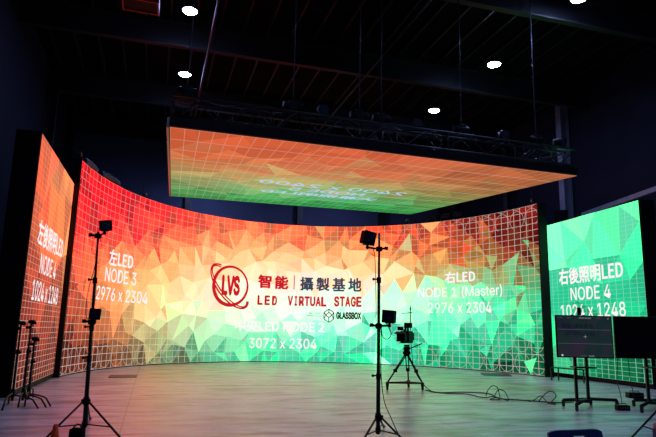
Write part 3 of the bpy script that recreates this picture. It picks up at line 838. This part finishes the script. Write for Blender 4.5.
# ------------------------------------------------------------------ monitors on rolling stands
YT = 11.88
def tv_stand(x0, base_pts, label, posts, shelf_z):
    h = thing('monitor_stand', (x0, YT, 0), label, 'monitor stand', 'rolling monitor stands')
    for px in posts:
        MB().box((px, YT+.06, .95), (.055, .05, 1.72), None, .006).build('post', M_metal, h)
    xm = sum(posts)/len(posts)
    for k, (a, bq) in enumerate(base_pts):
        b = MB(); b.tube([a, Vector(a).lerp(Vector(bq), .5)+Vector((0, 0, .02)), bq], .032, 8)
        b.build('base_beam', M_metal, h)
        for e in (a, bq):
            w = MB(); w.box((e[0], e[1], .095), (.05, .06, .06), None, .008); w.lathe((e[0]-.02, e[1], .045), (1, 0, 0), ((.035, 0), (.045, .006), (.045, .034), (.035, .04)), 14); w.build('caster', M_rubber, h)
    b = MB(); b.box((xm, YT+.02, .125), (.30, .10, .06), None, .01); b.build('crossbar', M_metal, h)
    b = MB(); b.box((xm, YT-.05, shelf_z), (.42, .28, .03), None, .006); b.build('shelf', M_metal, h)
    b = MB(); b.box((xm, YT+.037, 1.40), (.5, .02, .4), None, .006); b.build('bracket', M_metal, h)
    return h
def gg(px, py, z): g = gnd(px, py, 0); return (g.x, g.y, z)
tv_stand(5.12, ((gg(563.5, 406.5, .125), gg(617, 406.5, .125)), (gg(577, 411.5, .125), gg(591, 405, .125))), 'black rolling stand under the lit monitor', (5.02, 5.25), .78)
tv_stand(6.5, ((gg(634, 406.5, .125), gg(676, 409, .125)), (gg(642, 413, .125), gg(660, 405, .125))), 'black rolling stand under the switched-off monitor at the right edge', (6.45, 6.68), .80)
def monitor(x0, x1, z0, z1, y, label, on):
    c = Vector(((x0+x1)/2, y, (z0+z1)/2)); w, hh = x1-x0, z1-z0
    h = thing('monitor', c, label, 'monitor')
    MB().box(c+Vector((0, .02, 0)), (w, .05, hh), None, .008).build('bezel', M_black, h)
    MB().box(c+Vector((0, .06, -.05)), (w*.6, .05, hh*.5), None, .01).build('rear_housing', M_black, h)
    if on:
        mp = lambda s, z, l: Vector((s, y-.007-l, z))
        mt = mat('screen_on', (.004, .004, .006), .2)
        nt = mt.node_tree; bs = nt.nodes['Principled BSDF']
        tc = nt.nodes.new('ShaderNodeTexCoord'); no = nt.nodes.new('ShaderNodeTexNoise'); no.inputs['Scale'].default_value = 2.2
        nt.links.new(tc.outputs['Object'], no.inputs['Vector'])
        r = nt.nodes.new('ShaderNodeValToRGB'); r.color_ramp.elements[0].position = .35; r.color_ramp.elements[1].position = .65
        r.color_ramp.elements[0].color = (*lin((26, 28, 44)), 1); r.color_ramp.elements[1].color = (*lin((40, 34, 48)), 1)
        e2 = r.color_ramp.elements.new(.5); e2.color = (*lin((22, 40, 38)), 1)
        nt.links.new(no.outputs['Fac'], r.inputs['Fac']); nt.links.new(r.outputs['Color'], bs.inputs['Emission Color']); bs.inputs['Emission Strength'].default_value = 1.0
        flat_mesh([[(x0+.02, z0+.02), (x1-.02, z0+.02), (x1-.02, z1-.02), (x0+.02, z1-.02)]], 'display', mp, mt, h, lift=.0)
        mw = emit('osd_white', lin((150, 150, 165)), 1.0); md = emit('osd_dim', lin((84, 86, 104)), 1.0); mk = emit('osd_dark', lin((14, 14, 26)), 1.0)
        g = lambda t, s, z, hgt, ww, mm: glyph_mesh(t, 'screen_text', mp, x0+s*w, z0+z*hh, hgt, mm, h, width=ww, lift=.002)
        g('23.98', .08, .94, .028, .09, md); g('180.0', .24, .94, .028, .08, md); g('00:00:00:00', .52, .94, .028, .24, mw); g('100%', .76, .94, .028, .08, md); g('A', .93, .94, .035, .03, mw)
        g('ISO 800', .46, .05, .028, .12, md); g('5600', .60, .05, .03, .10, mw)
        g('智能 | 攝製基地', .38, .74, .11, .62, mk); g('LED VIRTUAL STAGE', .42, .57, .07, .60, mk)
        flat_mesh([[(x0+.03, z), (x1-.03, z), (x1-.03, z+.006), (x0+.03, z+.006)] for z in (z0+hh*.33, z0+hh*.66)] , 'guide_lines', mp, md, h, lift=.002)
        cxm, czm = x0+w*.51, z0+hh*.50
        flat_mesh([stroke((cxm-.035, czm), (cxm+.035, czm), .006), stroke((cxm, czm-.035), (cxm, czm+.035), .006)], 'crosshair', mp, mw, h, lift=.002)
        flat_mesh([[(x0+.085, z0+.03), (x0+.12, z0+.03), (x0+.12, z0+.065), (x0+.085, z0+.065)]], 'status_light', mp, emit('osd_dot', lin((190, 190, 205)), 1), h, lift=.002)
    else:
        MB().box(c+Vector((0, -.006, 0)), (w-.03, .004, hh-.03)).build('display', mat('screen_off', (.004, .004, .005), .12, noise=.05), h)
    return h
monitor(4.625, 5.765, .96, 1.795, YT-.06, 'wide monitor showing a dim picture with small white readouts, left of the black one', True)
monitor(5.80, 7.10, .97, 1.80, YT-.06, 'switched-off black monitor cut by the right edge of the photo', False)
p = at(578, 312, YT); h = thing('webcam', (p.x, YT-.05, 1.797), 'small dark camera standing on top of the lit monitor', 'camera')
b = MB(); b.box((p.x, YT-.05, 1.875), (.07, .06, .155), None, .012); b.build('body', M_black, h)
MB().lathe((p.x, YT-.08, 1.92), (0, -1, 0), ((.02, 0), (.022, .012)), 12).build('lens', M_glass, h)
# power boxes at the stands' feet
def power_box(c, size, label, rot):
    h = thing('power_box', (c[0], c[1], 0), label, 'power box')
    MB().box((c[0], c[1], c[2]+size[2]/2), size, rotz(rot), .01).build('case', M_black, h)
    b = MB()
    for k in range(4): b.box((c[0]-size[0]*.3+size[0]*.2*k, c[1]-size[1]*.52, c[2]+size[2]*.55), (.04, .01, .035), rotz(rot))
    b.build('sockets', M_plate, h)
    MB().tube([(c[0]-size[0]*.3, c[1], c[2]+size[2]-.005), (c[0]-size[0]*.3, c[1], c[2]+size[2]+.03), (c[0]+size[0]*.3, c[1], c[2]+size[2]+.03), (c[0]+size[0]*.3, c[1], c[2]+size[2]-.005)], .008, 6).build('handle', M_metal, h)
    return h
g1 = gnd(617.5, 409.5); power_box((g1.x+.04, g1.y-.12, 0), (.24, .14, .10), 'small power box on the floor between the two monitor stands', .05)
g2 = gnd(641, 407); power_box((g2.x-.05, g2.y+.12, .16), (.30, .18, .11), 'black power box resting on the base of the right monitor stand', .0)
cable([at(618, 358, YT+.08), at(617, 380, YT), at(620, 392, YT-.02), gnd(622, 404, .02), gnd(619, 406, .11)], 'thin cable hanging from the lit monitor down to the small power box', .007)
cable([at(628, 358, YT+.08), at(630, 378, YT), at(633, 392, YT), at(634.5, 402, YT+.02)], 'thin cable hanging from the switched-off monitor to the floor', .007)
# cable runs on the floor
cable([gnd(425, 390, .012), gnd(440, 392.5, .012), gnd(462, 392, .012), gnd(488, 393.5, .012), gnd(500, 398.5, .012), gnd(520, 400, .012), gnd(535, 401, .012), gnd(556, 402.5, .012), gnd(574, 402, .014)], 'black cable run lying along the floor from the tripod to the lit monitor', .012)
y1 = 13.6
cable([gnd(486, 396, .012), at(487.5, 391, y1), at(491, 386.5, y1), at(495, 386, y1), at(498, 389, y1), gnd(500, 397, .012)], 'loop of black cable standing up from the floor, left of the pair', .010)
cable([gnd(494, 398, .012), at(496.5, 392, y1-.2), at(500, 389.5, y1-.2), at(505, 392, y1-.2), gnd(509, 400, .012)], 'loop of black cable standing up from the floor, right of the pair', .010)
y2 = 12.75
cable([gnd(539, 401, .012), at(543, 396, y2), at(548, 392, y2), at(553, 392, y2), at(556, 396, y2), gnd(551, 402.5, .012)], 'tall loop of black cable beside the lit monitor stand', .010)
cable([gnd(529, 401.5, .012), at(534, 400, y2+.1), at(541, 396, y2+.1), gnd(548, 403, .012), gnd(556, 404, .012)], 'low loop of black cable beside the lit monitor stand', .009)
cable([gnd(476, 396.5, .012), gnd(486, 397.5, .03), gnd(493, 396.5, .04), gnd(500, 399.5, .03), gnd(490, 399.5, .02), gnd(497, 397.5, .04), gnd(508, 400.5, .012)], 'tangled heap of black cable on the floor under the pair of loops', .011)
# floor plates and low bench
def plate(pts, label):
    c = sum((Vector((p.x, p.y, 0)) for p in pts), Vector((0, 0, 0)))/4
    b = MB(); P = [Vector((p.x, p.y, z)) for z in (0.0, .012) for p in pts]
    b.poly(P, ((3, 2, 1, 0), (4, 5, 6, 7), (0, 1, 5, 4), (1, 2, 6, 5), (2, 3, 7, 6), (3, 0, 4, 7)))
    tag(b.build('floor_plate', M_plate), label, 'floor plate')
plate([gnd(108, 377.8), gnd(136.5, 377.5), gnd(137.5, 375.3), gnd(110, 375.2)], 'dark flat floor plate in front of the left section of the curved wall')
plate([gnd(483, 375.6), gnd(512, 376.4), gnd(508, 373.6), gnd(480, 373.4)], 'dark flat floor plate in front of the right section of the curved wall')
bp = gnd(551.8, 380.5); bq = gnd(577, 383.5)
bn = thing('low_bench', ((bp.x+bq.x)/2, (bp.y+bq.y)/2, 0), 'low dark bench in front of the green panel behind the lit monitor stand', 'bench')
zt = at(551.8, 367.5, bp.y).z
dv = (bq-bp); dv.z = 0; ang = math.atan2(dv.y, dv.x); nrm = Vector((-math.sin(ang), math.cos(ang), 0))*.14
md_ = (bp+bq)/2
MB().box((md_.x+nrm.x, md_.y+nrm.y, zt), (dv.length+.06, .32, .03), rotz(ang), .006).build('top', M_metal, bn)
for e in (bp, bq):
    for k in (0, 2):
        MB().box((e.x+nrm.x*k, e.y+nrm.y*k, (zt-.015)/2), (.035, .035, zt-.015)).build('leg', M_steel, bn)

# ------------------------------------------------------------------ foreground: navy chair, stand leg with bag
pc = at(577, 433.5, 3.9); zt = pc.z+.012
ch = thing('plastic_chair', (pc.x, 3.9, 0), 'navy plastic chair with a handle slot in its back at the bottom edge', 'chair')
# backrest: shaped shell with a slot
b = MB(); NX, NZ = 14, 10; hw = .185
def bk(i, j, o):
    u = -1+2*i/NX; v = j/NZ
    w = hw*(1-.06*v)
    x = u*w; z = .44 + (zt-.44)*v - .020*(abs(u)**6)*(v > .9)
    yy_ = 3.9 + .06*(1-v)*-1 + .03*u*u + o
    return Vector((pc.x+x, yy_, z + .010*(u+1)*v))
grid = {o: [[b.bm.verts.new(bk(i, j, d)) for j in range(NZ+1)] for i in range(NX+1)] for o, d in ((0, 0), (1, .022))}
hole = lambda i, j: 6 <= i <= 8 and j == NZ-2
for i in range(NX):
    for j in range(NZ):
        if hole(i, j): continue
        for o in (0, 1):
            g = grid[o]; b.bm.faces.new((g[i][j], g[i+1][j], g[i+1][j+1], g[i][j+1]))
        for (a, c, di, dj) in (((i, j), (i+1, j), 0, -1), ((i+1, j), (i+1, j+1), 1, 0), ((i+1, j+1), (i, j+1), 0, 1), ((i, j+1), (i, j), -1, 0)):
            ni, nj = i+di, j+dj
            if ni < 0 or nj < 0 or ni >= NX or nj >= NZ or hole(ni, nj):
                b.bm.faces.new((grid[0][a[0]][a[1]], grid[0][c[0]][c[1]], grid[1][c[0]][c[1]], grid[1][a[0]][a[1]]))
b.build('backrest', M_navy, ch)
b = MB(); b.box((pc.x, 4.07, .44), (.40, .40, .03), None, .012); b.build('seat', M_navy, ch)
for sx in (-1, 1):
    for sy in (0, 1):
        MB().tube([(pc.x+sx*.16, 3.9+.02+sy*.32, .43), (pc.x+sx*.20, 3.9-.03+sy*.42, .008)], .012, 8).build('leg', M_metal, ch)
# low stand whose leg shows in the lower right corner
B3 = Vector((4.68, 8.0, 0))
st_r, pr = light_stand(B3, 1.1, .62, [gnd(630, 440.5), B3+Vector((.35, -.6, 0)), B3+Vector((.4, .55, 0))], 'low black stand at the right edge, only one sloping leg showing', [.8])
c = gnd(660, 445); c = Vector((4.28, 7.55, 0))
pt = at(655.5, 424, 7.55)
bg = thing('tool_bag', (pt.x+.12, 7.55, 0), 'red and blue bag at the lower right corner beside the sloping stand leg', 'bag')
MB().box((pt.x+.10, 7.55, (pt.z-.05)/2), (.22, .18, pt.z-.05), None, .03).build('body', M_blue, bg)
MB().box((pt.x+.10, 7.55, pt.z-.03), (.20, .16, .07), None, .025).build('flap', M_red, bg)

# ------------------------------------------------------------------ world: unlit hall
wd = bpy.data.worlds.new('hall'); SC.world = wd; wd.use_nodes = True
wd.node_tree.nodes['Background'].inputs[0].default_value = (.0, .0, .0, 1)
wd.node_tree.nodes['Background'].inputs[1].default_value = 0
